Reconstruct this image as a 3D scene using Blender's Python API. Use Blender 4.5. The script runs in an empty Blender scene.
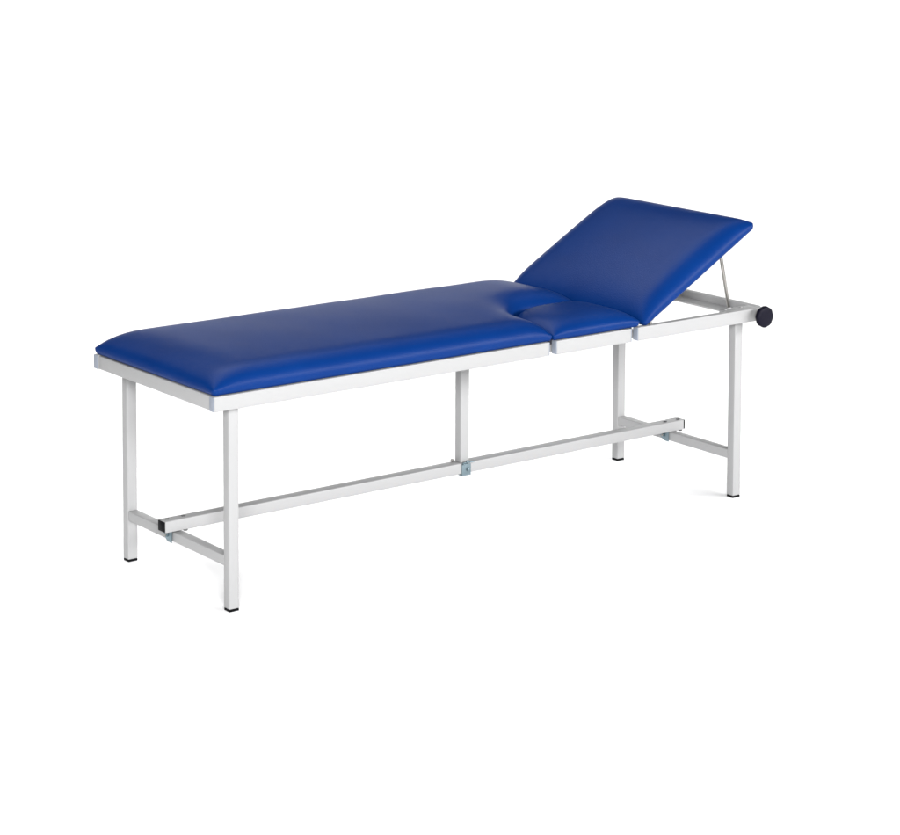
import bpy, bmesh, math, random
from mathutils import Vector, Matrix
from mathutils import noise as mnoise
from mathutils.geometry import delaunay_2d_cdt
random.seed(4)
S = bpy.context.scene
COL = S.collection

# ---------------------------------------------------------------- materials
def nodes(name):
    m = bpy.data.materials.new(name); m.use_nodes = True
    nt = m.node_tree
    return m, nt, nt.nodes['Principled BSDF']

def bump(nt, b, scale, strength, dist, kind='ShaderNodeTexNoise', detail=4, mapscale=None):
    tc = nt.nodes.new('ShaderNodeTexCoord')
    t = nt.nodes.new(kind)
    t.inputs['Scale'].default_value = scale
    if kind == 'ShaderNodeTexNoise':
        t.inputs['Detail'].default_value = detail
        out = t.outputs['Fac']
    else:
        out = t.outputs['Distance']
    nt.links.new(tc.outputs['Object'], t.inputs['Vector'])
    bp = nt.nodes.new('ShaderNodeBump')
    bp.inputs['Strength'].default_value = strength
    bp.inputs['Distance'].default_value = dist
    nt.links.new(out, bp.inputs['Height'])
    nt.links.new(bp.outputs['Normal'], b.inputs['Normal'])
    return t, bp

def rough_noise(nt, b, lo, hi, scale):
    tc = nt.nodes.new('ShaderNodeTexCoord')
    t = nt.nodes.new('ShaderNodeTexNoise'); t.inputs['Scale'].default_value = scale
    mr = nt.nodes.new('ShaderNodeMapRange')
    mr.inputs['To Min'].default_value = lo; mr.inputs['To Max'].default_value = hi
    nt.links.new(tc.outputs['Object'], t.inputs['Vector'])
    nt.links.new(t.outputs['Fac'], mr.inputs['Value'])
    nt.links.new(mr.outputs['Result'], b.inputs['Roughness'])

def simple(name, col, rough, metal=0.0, spec=0.5, bs=None):
    m, nt, b = nodes(name)
    b.inputs['Base Color'].default_value = (*col, 1)
    b.inputs['Roughness'].default_value = rough
    b.inputs['Metallic'].default_value = metal
    b.inputs['Specular IOR Level'].default_value = spec
    rough_noise(nt, b, rough * .85, min(1, rough * 1.15), 40)
    if bs: bump(nt, b, *bs)
    return m

M_COAT = simple('white_powder_coat', (.292, .292, .294), .38, 0, .4, (900, .12, .0004))
M_CAP = simple('grey_plastic', (.21, .232, .275), .4, 0, .4)
M_BLACK = simple('black_plastic', (.003, .003, .004), .5, 0, .08, (500, .1, .0003))
M_KNOB = simple('knob_plastic', (.0035, .003, .009), .5, 0, .1, (700, .2, .0004))
M_ZINC = simple('zinc_plate', (.19, .25, .28), .38, .8, .5, (120, .2, .0006))
M_SCREW = simple('dark_screw', (.10, .10, .10), .4, .8, .3)
M_STEEL = simple('steel_rod', (.30, .29, .275), .3, 1.0, .5)
M_BOARD = simple('board_lining', (.02, .02, .03), .8)  # near-black; under the seat cushions it stands in for gap shade

# blue vinyl : grain from fine voronoi plus a little slow tone variation
m, nt, b = nodes('blue_vinyl')
M_VINYL = m
b.inputs['Roughness'].default_value = .40
b.inputs['Specular IOR Level'].default_value = .078
tc = nt.nodes.new('ShaderNodeTexCoord')
n1 = nt.nodes.new('ShaderNodeTexNoise'); n1.inputs['Scale'].default_value = 6; n1.inputs['Detail'].default_value = 3
rp = nt.nodes.new('ShaderNodeValToRGB')
rp.color_ramp.elements[0].position = .3; rp.color_ramp.elements[0].color = (.0007, .0195, .115, 1)
rp.color_ramp.elements[1].position = .7; rp.color_ramp.elements[1].color = (.0010, .0225, .128, 1)
nt.links.new(tc.outputs['Object'], n1.inputs['Vector'])
nt.links.new(n1.outputs['Fac'], rp.inputs['Fac'])
nt.links.new(rp.outputs['Color'], b.inputs['Base Color'])
v1 = nt.nodes.new('ShaderNodeTexVoronoi'); v1.inputs['Scale'].default_value = 330
v1.feature = 'SMOOTH_F1'
n2 = nt.nodes.new('ShaderNodeTexNoise'); n2.inputs['Scale'].default_value = 30; n2.inputs['Detail'].default_value = 3
for n in (v1, n2): nt.links.new(tc.outputs['Object'], n.inputs['Vector'])
b1 = nt.nodes.new('ShaderNodeBump'); b1.inputs['Strength'].default_value = .55; b1.inputs['Distance'].default_value = .0008
b2 = nt.nodes.new('ShaderNodeBump'); b2.inputs['Strength'].default_value = .10; b2.inputs['Distance'].default_value = .002
nt.links.new(v1.outputs['Distance'], b1.inputs['Height'])
nt.links.new(n2.outputs['Fac'], b2.inputs['Height'])
nt.links.new(b2.outputs['Normal'], b1.inputs['Normal'])
nt.links.new(b1.outputs['Normal'], b.inputs['Normal'])

M_FLOOR = simple('white_studio_paper', (.96, .96, .96), .9, 0, .1)

# ---------------------------------------------------------------- helpers
def finish(name, bm, mat, parent=None, smooth=False, angle=None):
    bmesh.ops.recalc_face_normals(bm, faces=bm.faces)
    me = bpy.data.meshes.new(name)
    bm.to_mesh(me); bm.free()
    me.materials.append(mat)
    if smooth:
        for p in me.polygons: p.use_smooth = True
    o = bpy.data.objects.new(name, me)
    COL.objects.link(o)
    if angle is not None:
        for p in me.polygons: p.use_smooth = True
        me.set_sharp_from_angle(angle=math.radians(angle))
    if parent: o.parent = parent
    return o

def add_box(bm, a, b, bev=.0022, seg=3):
    g = bmesh.ops.create_cube(bm, size=1.0)
    vs = g['verts']
    c = [(a[i] + b[i]) / 2 for i in range(3)]; s = [abs(b[i] - a[i]) for i in range(3)]
    for v in vs: v.co = Vector((c[i] + v.co[i] * s[i] for i in range(3)))
    if bev:
        es = list({e for v in vs for e in v.link_edges})
        bmesh.ops.bevel(bm, geom=es, offset=bev, segments=seg, profile=.5, affect='EDGES')

def box(name, a, b, mat, parent, bev=.0022):
    bm = bmesh.new(); add_box(bm, a, b, bev)
    return finish(name, bm, mat, parent, angle=40)

def add_cyl(bm, p0, p1, r, n=24, bev=0):
    p0, p1 = Vector(p0), Vector(p1); d = p1 - p0; L = d.length
    g = bmesh.ops.create_cone(bm, cap_ends=True, segments=n, radius1=r, radius2=r, depth=L)
    q = Vector((0, 0, 1)).rotation_difference(d.normalized()).to_matrix().to_4x4()
    q.translation = (p0 + p1) / 2
    bmesh.ops.transform(bm, matrix=q, verts=g['verts'])
    if bev:
        es = [e for e in {e for v in g['verts'] for e in v.link_edges} if any(len(f.verts) > 4 for f in e.link_faces)]
        bmesh.ops.bevel(bm, geom=es, offset=bev, segments=2, profile=.5, affect='EDGES')

def cyl(name, p0, p1, r, mat, parent, n=24, bev=0):
    bm = bmesh.new(); add_cyl(bm, p0, p1, r, n, bev)
    return finish(name, bm, mat, parent, angle=40)

def rounded_outline(corners, step=.012):
    """corners: (x, y, r) counter-clockwise; fillets convex and concave corners."""
    n = len(corners); segs = []
    for i in range(n):
        P = Vector(corners[i][:2]); r = corners[i][2]
        A = (Vector(corners[i - 1][:2]) - P).normalized(); B = (Vector(corners[(i + 1) % n][:2]) - P).normalized()
        half = A.angle(B) / 2
        t = r / math.tan(half)
        c = P + (A + B).normalized() * (r / math.sin(half))
        s, e = P + A * t, P + B * t
        a0 = math.atan2(*(s - c).yx); a1 = math.atan2(*(e - c).yx)
        da = (a1 - a0 + math.pi) % (2 * math.pi) - math.pi
        k = max(5, int(abs(da) * r / (step * .6)))
        segs.append([c + Vector((math.cos(a0 + da * j / k), math.sin(a0 + da * j / k))) * r for j in range(k + 1)])
    pts = []
    for i in range(n):
        pts += segs[i]
        a, b_ = segs[i][-1], segs[(i + 1) % n][0]
        L = (b_ - a).length; k = max(1, int(L / step))
        pts += [a.lerp(b_, j / k) for j in range(1, k)]
    return pts

def poly_dist(pts, p):
    d = 1e9
    for i in range(len(pts)):
        a, c = pts[i - 1], pts[i]
        ab = c - a; L = ab.length_squared
        t = 0 if L < 1e-14 else max(0, min(1, (p - a).dot(ab) / L))
        d = min(d, (a + ab * t - p).length)
    return d

def inside(pts, p):
    r = False
    for i in range(len(pts)):
        a, c = pts[i - 1], pts[i]
        if (a.y > p.y) != (c.y > p.y) and p.x < (c.x - a.x) * (p.y - a.y) / (c.y - a.y) + a.x: r = not r
    return r

RINGS = (.0012, .003, .0055, .009, .0135, .019, .026, .035, .046, .06, .076, .094)
def cushion(name, outline, dists, h, lip, mat, parent, power=2.0, seed=0, crown=0.0, crown_axes='xy'):
    """upholstered pad: a lip, then a dome whose height is the product of the
    edge profiles (distance, ramp width), so corners soften like stretched vinyl"""
    rnd = random.Random(seed)
    n = len(outline)
    P = [p.copy() for p in outline]
    nor = []
    for i in range(n):
        t = (P[(i + 1) % n] - P[i - 1]).normalized()
        nor.append(Vector((-t.y, t.x)))                    # inward for counter-clockwise
    cand = []
    for k, d in enumerate(RINGS):
        for i in range(n):
            if d > .02 and i % 2: continue
            q = P[i] + nor[i] * d
            if inside(P, q) and poly_dist(P, q) > d * .97: cand.append(q)
    xs = [p.x for p in P]; ys = [p.y for p in P]
    g = .022; x = min(xs)
    while x < max(xs):
        y = min(ys)
        while y < max(ys):
            q = Vector((x + rnd.uniform(-.004, .004), y + rnd.uniform(-.004, .004)))
            if inside(P, q) and poly_dist(P, q) > .104: cand.append(q)
            y += g
        x += g
    V = P + cand
    vs, es, fs, *_ = delaunay_2d_cdt(V, [(i, (i + 1) % n) for i in range(n)], [], 1, 1e-6)
    cx, cy = (min(xs) + max(xs)) / 2, (min(ys) + max(ys)) / 2
    def prof(d, w):
        t = max(0, min(1, d / (w * 1.35)))             # eases into the flat without a crease
        return math.sqrt(max(0, 1 - (1 - t) ** (power * 1.35)))
    def height(p):
        v = 1
        for f, w in dists: v *= prof(f(p), w)
        wob = .0012 * mnoise.noise(Vector((p.x * 5, p.y * 5, seed * 3.7)))
        kx = 1 - ((p.x - cx) / (max(xs) - cx)) ** 2
        ky = 1 - ((p.y - cy) / (max(ys) - cy)) ** 2
        cr = crown * (1 if crown_axes == 'y' else kx) * (1 if crown_axes == 'x' else ky)
        return lip + v * (h - lip + wob + cr)
    bm = bmesh.new()
    bv = [bm.verts.new((p.x, p.y, height(p))) for p in vs]
    for f in fs:
        try: bm.faces.new([bv[i] for i in f])
        except ValueError: pass
    # rolled underside
    bedges = [e for e in bm.edges if len(e.link_faces) == 1]
    nxt = {}
    for e in bedges: nxt.setdefault(e.verts[0], []).append(e.verts[1]); nxt.setdefault(e.verts[1], []).append(e.verts[0])
    loop = [bedges[0].verts[0]]; prev = None
    while True:
        c = [v for v in nxt[loop[-1]] if v is not prev][0]
        prev = loop[-1]
        if c is loop[0]: break
        loop.append(c)
    L = len(loop)
    area = sum(loop[i - 1].co.x * loop[i].co.y - loop[i].co.x * loop[i - 1].co.y for i in range(L))
    if area < 0: loop.reverse()
    base = [v.co.copy() for v in loop]
    inn = []
    for i in range(L):
        t = (base[(i + 1) % L] - base[i - 1]).to_2d().normalized(); inn.append(Vector((-t.y, t.x, 0)))
    rows = [loop]
    for fz, ins in ((.72, .0004), (.45, .0018), (.22, .0042), (.07, .0062), (0, .0085)):
        rows.append([bm.verts.new((base[i].x + inn[i].x * ins, base[i].y + inn[i].y * ins, base[i].z * fz)) for i in range(L)])
    for a, c in zip(rows, rows[1:]):
        for i in range(L):
            j = (i + 1) % L
            bm.faces.new((a[i], a[j], c[j], c[i]))
    bm.faces.new(rows[-1])
    return finish(name, bm, mat, parent, smooth=True)

# ---------------------------------------------------------------- the couch
W, L_, H, HR, T = .65, 2.106, .6237, .0418, .0228
B = H - HR
root = bpy.data.objects.new('examination_couch', None); COL.objects.link(root)
root['label'] = 'blue vinyl examination couch with raised backrest on a white tubular steel frame'
root['category'] = 'examination couch'

# --- cushions
ZB = H + .0015
CX, CY, CR = 1.2125, .291, .175
def dcut(p):                                   # distance outside the rounded cut-out
    qx, qy = CX + CR - p.x, p.y - (CY - CR)
    if qx > 0 and qy > 0: return math.hypot(qx, qy) - CR
    return max(qx - CR, qy - CR)
XE = 1.580
out = rounded_outline([(0, 0, .012), (CX, 0, .007), (CX, CY, CR), (XE, CY, .007), (XE, W, .012), (0, W, .012)])
main = cushion('mattress', out,
               [(lambda p: p.x, .125), (lambda p: p.y, .065), (lambda p: W - p.y, .065), (lambda p: XE - p.x, .15), (dcut, .095)],
               .0645, .014, M_VINYL, root, 2.0, 1, .0105, 'y')
main.location = (0, 0, ZB)
x0, y1, r1 = CX + .005, CY - .005, CR - .005
x1 = 1.572
out = rounded_outline([(x0, 0, .007), (x1, 0, .012), (x1, y1, .007), (x0, y1, r1)])
def dsm(p):
    qx, qy = x0 + r1 - p.x, p.y - (y1 - r1)
    if qx > 0 and qy > 0: return r1 - math.hypot(qx, qy)
    return min(r1 - qx, r1 - qy)
small = cushion('side_cushion', out, [(lambda p: p.y, .075), (lambda p: x1 - p.x, .085), (dsm, .08)],
                .052, .014, M_VINYL, root, 2.0, 2, .006)
small['label'] = 'small fold-down side cushion filling the cut-out'
small.location = (0, 0, ZB)

for host, xa, xb, yb in ((main, .03, CX - .001, W - .024), (small, x0 + .002, 1.556, y1 - .02)):
    box('shade_base_board', (xa, .0242, -.0135), (xb, yb, -.0004), M_BOARD, host, .0015)  # unseen base board added; its near-black edge stands in for shade in the gaps
# --- backrest
TH = math.radians(29.2)
BL = .547
out = rounded_outline([(0, 0, .013), (BL, 0, .019), (BL, W + .004, .019), (0, W + .004, .013)])
back = cushion('backrest', out,
               [(lambda p: p.x, .10), (lambda p: BL - p.x, .11), (lambda p: p.y, .058), (lambda p: W + .004 - p.y, .07)],
               .057, .012, M_VINYL, root, 2.0, 3, .0205, 'xy')
back.location = (1.591, -.002, .6205); back.rotation_euler = (0, -TH, 0)
ex, ez = math.cos(TH), math.sin(TH)
bd = box('backrest_board', (.03, .03, -.012), (BL - .03, W - .03, -.0005), M_BOARD, back, .002)
for y in (.035, W - .035):
    bm = bmesh.new(); add_box(bm, (.02, y - .008, -.016), (.06, y + .008, -.0125), .001)
    finish('hinge_leaf', bm, M_STEEL, back, angle=40)

# --- top rails, front split in three, rear the same
SEG = ((0, 1.202), (1.2271, 1.5342), (1.5585, L_))
for ya, yb in ((0, T), (W - T, W)):
    for i, (a, c) in enumerate(SEG):
        r = box('side_rail', (a + .003, ya, B), (c - .003, yb, H), M_COAT, root)
        for s in (0, 1):
            xa, xb = (a, a + .0029) if s == 0 else (c - .0029, c)
            box('end_cap', (xa, ya + .0006, B + .0006), (xb, yb - .0006, H - .0006), M_CAP, r, .0012)
# end rails
box('end_rail', (.0035, T + .0002, B + .001), (.026, W - T - .0002, H - .0012), M_COAT, root)
er = box('end_rail', (2.0925, T + .0002, B + .001), (2.1175, W - T - .0002, H - .0008), M_COAT, root)
bm = bmesh.new(); add_box(bm, (2.034, .052, H - .027), (2.0922, W - .052, H - .021), .0012)
finish('flange', bm, M_COAT, er, angle=40)
# corner gussets with the rod pivots
for s in (0, 1):
    ya, yb = (T + .0003, .056) if s == 0 else (W - .056, W - T - .0003)
    bm = bmesh.new(); add_box(bm, (1.962, ya, H - .024), (2.0920, yb, H - .0006), .002)
    g = finish('gusset', bm, M_COAT, root, angle=40)
    bm = bmesh.new(); add_box(bm, (1.944, ya, H - .0275), (1.99, yb - .012 if s == 0 else yb, H - .0255), .0008)
    finish('fixing_plate', bm, M_COAT, g, angle=40)
    yc = (ya + yb) / 2
    for x in (1.975, 2.045):
        bm = bmesh.new(); add_cyl(bm, (x, yc, H - .0008), (x, yc, H + .0016), .0048, 16, .0007)
        finish('screw', bm, M_COAT, g, angle=40)
# inner carrier rails
for ya, yb in ((.026, .054), (W - .054, W - .026)):
    box('carrier_rail', (.0275, ya, B + .004), (1.958, yb, B + .026), M_COAT, root)
for xa in (1.1113, .55):
    box('cross_member', (xa, .0545, B + .002), (xa + .034, W - .0545, B + .028), M_COAT, root)

# --- legs
AX, AY, L0, L1, YL = .0327, .0291, .0733, 2.0193, .0381
CTOP = .1555
for x in (L0, L1):
    for y in (YL, W - YL - AY):
        lg = box('leg', (x, y, .0072), (x + AX, y + AY, B + .0035), M_COAT, root, .0026)
        bm = bmesh.new(); add_box(bm, (x + .0006, y + .0006, 0), (x + AX - .0006, y + AY - .0006, .0070), .0012)
        finish('foot_cap', bm, M_BLACK, lg, angle=40)
    box('cross_bar', (x + .0004, YL + AY + .0002, CTOP - .0295), (x + .0304, W - YL - AY - .0002, CTOP), M_COAT, root, .0026)
SY0, SY1, SZ0, SZ1 = .3054, .3445, .1642, .1975
box('center_leg', (1.1113, .3105, SZ1 + .0003), (1.1113 + .0335, .3396, B + .0018), M_COAT, root, .0026)

# --- stretcher
SX0, SX1 = .0302, 2.0595
st = box('stretcher', (SX0 + .002, SY0, SZ0), (SX1, SY1, SZ1), M_COAT, root, .003)
for a, c in ((SX0, SX0 + .0019), (SX1 + .0001, SX1 + .0055)):
    box('end_cap', (a, SY0 + .0016, SZ0 + .0016), (c, SY1 - .0016, SZ1 - .0016), M_BLACK, st, .0008)
    if a < 1: # raised rim of the plug
        bm = bmesh.new(); add_box(bm, (a - .0012, SY0 + .010, SZ0 + .007), (a - .0001, SY1 - .010, SZ1 - .007), .0004)
        finish('plug_rib', bm, M_BLACK, st, angle=40)
for x, y in ((.052, .329), (.106, .327), (1.988, .321), (2.044, .319)):
    cyl('screw', (x, y, SZ1 - .0005), (x, y, SZ1 + .0022), .0062, M_SCREW, st, 6, .0006)
for x in (.104, 2.050):
    cyl('nut', (x, SY0 + .008, SZ0 - .0045), (x, SY0 + .008, SZ0 + .0002), .0068, M_SCREW, st, 6, .0005)

# --- zinc saddle clips
def saddle(x):
    """bent strap round the left face of a cross bar, bolted up to the stretcher"""
    bm = bmesh.new()
    sec = [(.3325, CTOP + .0018), (.3325, CTOP - .031)]
    prof = []
    for k in range(13):                                        # rounded tongue outline (y, z)
        a = math.pi / 2 * k / 12
        prof.append((.345 + .028 * math.sin(a) * .95, CTOP - .031 + .033 * (1 - math.cos(a)) * .9))
    outl = [(.331, CTOP + .003), (.331, CTOP - .0315)] + prof + [(.3725, CTOP + .003)]
    vs0 = [bm.verts.new((x - .0035, y, z)) for y, z in outl]
    f = bm.faces.new(vs0)
    r = bmesh.ops.extrude_face_region(bm, geom=[f])
    for v in r['geom']:
        if isinstance(v, bmesh.types.BMVert): v.co.x -= .003
    add_box(bm, (x - .0065, .331, CTOP + .0032), (x + .032, .3725, CTOP + .006), .0008)
    add_cyl(bm, (x - .012, .352, CTOP - .012), (x - .0066, .352, CTOP - .012), .0062, 6, .0005)
    o = finish('saddle_clip', bm, M_ZINC, root, angle=40)
    bm = bmesh.new(); add_cyl(bm, (x - .0155, .352, CTOP - .012), (x - .0121, .352, CTOP - .012), .0036, 14, .0006)
    finish('bolt', bm, M_STEEL, o, angle=40)
saddle(L0); saddle(L1)
# clip at the middle leg
bm = bmesh.new()
add_box(bm, (1.1105, SY0 - .0032, SZ0 - .003), (1.1455, SY0 - .0004, SZ1 - .004), .0006)
add_box(bm, (1.1105, SY0 - .0032, SZ0 - .0061), (1.1455, SY1 + .003, SZ0 - .0032), .0006)
add_box(bm, (1.1105, SY0 - .0085, SZ1 - .0038), (1.130, SY0 - .0004, SZ1 - .001), .0006)
mc = finish('clamp_bracket', bm, M_ZINC, root, angle=40)
bm = bmesh.new()
add_cyl(bm, (1.130, SY0 - .006, SZ1 + .001), (1.130, SY0 - .006, SZ1 + .008), .0055, 14, .0008)
add_cyl(bm, (1.130, SY0 - .006, SZ1 + .0015), (1.152, SY0 - .011, SZ1 + .0035), .0022, 10, .0004)
add_cyl(bm, (1.130, SY0 - .006, SZ1 + .0015), (1.112, SY0 - .003, SZ1 + .001), .0022, 10, .0004)
finish('wing_screw', bm, M_ZINC, mc, angle=40)
bm = bmesh.new()
add_cyl(bm, (1.134, SY0 - .0085, SZ0 + .012), (1.134, SY0 - .0033, SZ0 + .012), .006, 6, .0005)
finish('bolt', bm, M_ZINC, mc, angle=40)
bm = bmesh.new(); add_box(bm, (1.098, SY1 - .008, SZ1 + .0005), (1.1112, SY1 + .003, SZ1 + .003), .0006)
add_cyl(bm, (1.102, SY1 - .003, SZ1 + .003), (1.102, SY1 - .003, SZ1 + .008), .0045, 6, .0005)
finish('bolt', bm, M_STEEL, mc, angle=40)

# --- backrest support rods
for y in (.050, W - .050):
    top = Vector((1.957, y, .6205 + (1.957 - 1.591) * math.tan(TH) - .012))
    foot = Vector((2.000, y, H + .002))
    rod = cyl('support_rod', foot, top, .0054, M_STEEL, root, 20, .0008)
    bm = bmesh.new(); add_cyl(bm, (foot.x, y, H - .0004), (foot.x, y, H + .0035), .0085, 18, .001)
    finish('rod_socket', bm, M_COAT, rod, angle=40)
    bm = bmesh.new(); add_cyl(bm, (top.x, y - .012, top.z + .004), (top.x, y + .012, top.z + .004), .0055, 16, .0008)
    finish('rod_pivot', bm, M_STEEL, rod, angle=40)
for y in (.013, W - .013):
    bm = bmesh.new()
    add_cyl(bm, (1.623, y, H - .0004), (1.6215, y, H + .012), .0052, 16, .0008)
    finish('hinge_post', bm, M_STEEL, root, angle=40)

# --- black star knob at the head end of the front rail
bm = bmesh.new()
KX, KZ = 2.078, .6005
prof = [(.012, .0), (.031, .0), (.0335, .003), (.0345, .007), (.0345, .012), (.0335, .0155), (.030, .0175), (.018, .0183), (.0, .0185)]
N = 96; rings = []
for r, d in prof:
    row = []
    for k in range(N):
        a = 2 * math.pi * k / N
        w = 1.005 - .04 * (.5 + .5 * math.cos(8 * (a - 1.1))) ** 1.3 if r > .025 else 1
        row.append(bm.verts.new((KX + r * w * math.cos(a), -.0215 - d, KZ + r * w * math.sin(a))) if r > 0 else None)
    rings.append(row)
ctr = bm.verts.new((KX, -.0215 - .0185, KZ))
for a, c in zip(rings, rings[1:]):
    for k in range(N):
        j = (k + 1) % N
        if c[0] is None: bm.faces.new((a[k], a[j], ctr))
        else: bm.faces.new((a[k], a[j], c[j], c[k]))
bm.faces.new(rings[0])
kn = finish('knob', bm, M_KNOB, root, angle=45)
bm = bmesh.new(); add_cyl(bm, (KX + .006, -.0214, KZ), (KX + .006, .0012, KZ), .0125, 32, .001)
finish('knob_neck', bm, M_COAT, kn, angle=40)

# ---------------------------------------------------------------- studio sheet
bm = bmesh.new()
ang = .5984                                            # sheet squared to the view
fx, fy = -math.sin(-ang), math.cos(-ang)
prof = [(-14, 0), (4.5, 0)]
R = 1.6
for k in range(1, 17):
    a = math.pi / 2 * k / 16
    prof.append((4.5 + R * math.sin(a), R * (1 - math.cos(a))))
prof.append((4.5 + R, 1.82))
rows = []
fwd = Vector((math.sin(ang), math.cos(ang), 0)); rgt = Vector((fwd.y, -fwd.x, 0)); org = Vector((1.0, .3, 0))
for s, z in prof:
    rows.append([bm.verts.new(org + fwd * s + rgt * t + Vector((0, 0, z))) for t in (-12, -6, 0, 6, 12)])
for a, c in zip(rows, rows[1:]):
    for k in range(4): bm.faces.new((a[k], a[k + 1], c[k + 1], c[k]))
fl = finish('floor', bm, M_FLOOR, None, smooth=True)
fl['kind'] = 'structure'
fl['label'] = 'seamless white studio sheet under and behind the couch'
fl['category'] = 'floor'

# ---------------------------------------------------------------- light
w = bpy.data.worlds.new('World'); S.world = w; w.use_nodes = True
bg = w.node_tree.nodes['Background']
bg.inputs['Color'].default_value = (1, 1, 1, 1); bg.inputs['Strength'].default_value = .03

def softbox(name, loc, target, sx, sy, power, col=(1, 1, 1)):
    l = bpy.data.lights.new(name, 'AREA'); l.shape = 'RECTANGLE'; l.size = sx; l.size_y = sy
    l.energy = power; l.color = col
    o = bpy.data.objects.new(name, l); COL.objects.link(o)
    o.location = loc
    o.rotation_euler = (Vector(target) - Vector(loc)).to_track_quat('-Z', 'Y').to_euler()
    return o
softbox('key_softbox', (4.4, -4.6, 2.5), (1.0, .3, .5), 5.6, .8, 470)
softbox('camera_side_softbox', (-3.9, -6.4, 3.2), (.5, .3, .3), 3, 2.0, 1140)
softbox('fill_softbox', (-5.0, 1.0, 2.4), (.5, .3, .5), 2.5, 2.0, 42)
softbox('rear_top_softbox', (.8, 2.0, 4.6), (1.1, .5, 0), 5, 2.2, 118)
softbox('backdrop_softbox', (3.4, 2.4, 4.4), (4.2, 5.2, .6), 5, 1.2, 70)
softbox('backdrop_left_softbox', (.6, 4.6, 4.4), (1.8, 6.4, .2), 5, 1.2, 140)

# ---------------------------------------------------------------- camera
cam = bpy.data.cameras.new('camera'); co = bpy.data.objects.new('camera', cam); COL.objects.link(co)
yaw, pit, rol = -.5983592797, -.0912669697, -.0029649981
f0 = Vector((-math.sin(yaw), math.cos(yaw), 0)); r0 = Vector((math.cos(yaw), math.sin(yaw), 0)); u0 = Vector((0, 0, 1))
f = f0 * math.cos(pit) + u0 * math.sin(pit); u = u0 * math.cos(pit) - f0 * math.sin(pit)
r = r0 * math.cos(rol) + u * math.sin(rol); u2 = u * math.cos(rol) - r0 * math.sin(rol)
mw = Matrix((( r.x, u2.x, -f.x, -3.392983497), (r.y, u2.y, -f.y, -5.257708956), (r.z, u2.z, -f.z, 2.163568636), (0, 0, 0, 1)))
co.matrix_world = mw
cam.sensor_fit = 'HORIZONTAL'; cam.sensor_width = 36; cam.lens = 2348.54306 / 900 * 36
cam.shift_x = (450 - 270.82659) / 900; cam.shift_y = (42.457625 - 417.5) / 900
cam.clip_start = .1; cam.clip_end = 200
S.camera = co
vs = S.view_settings
S.display_settings.display_device = 'sRGB'
vs.view_transform = 'Standard'; vs.look = 'None'; vs.exposure = 0; vs.gamma = 1; vs.use_curve_mapping = False
S.cycles.use_denoising = True
S.cycles.max_bounces = 8
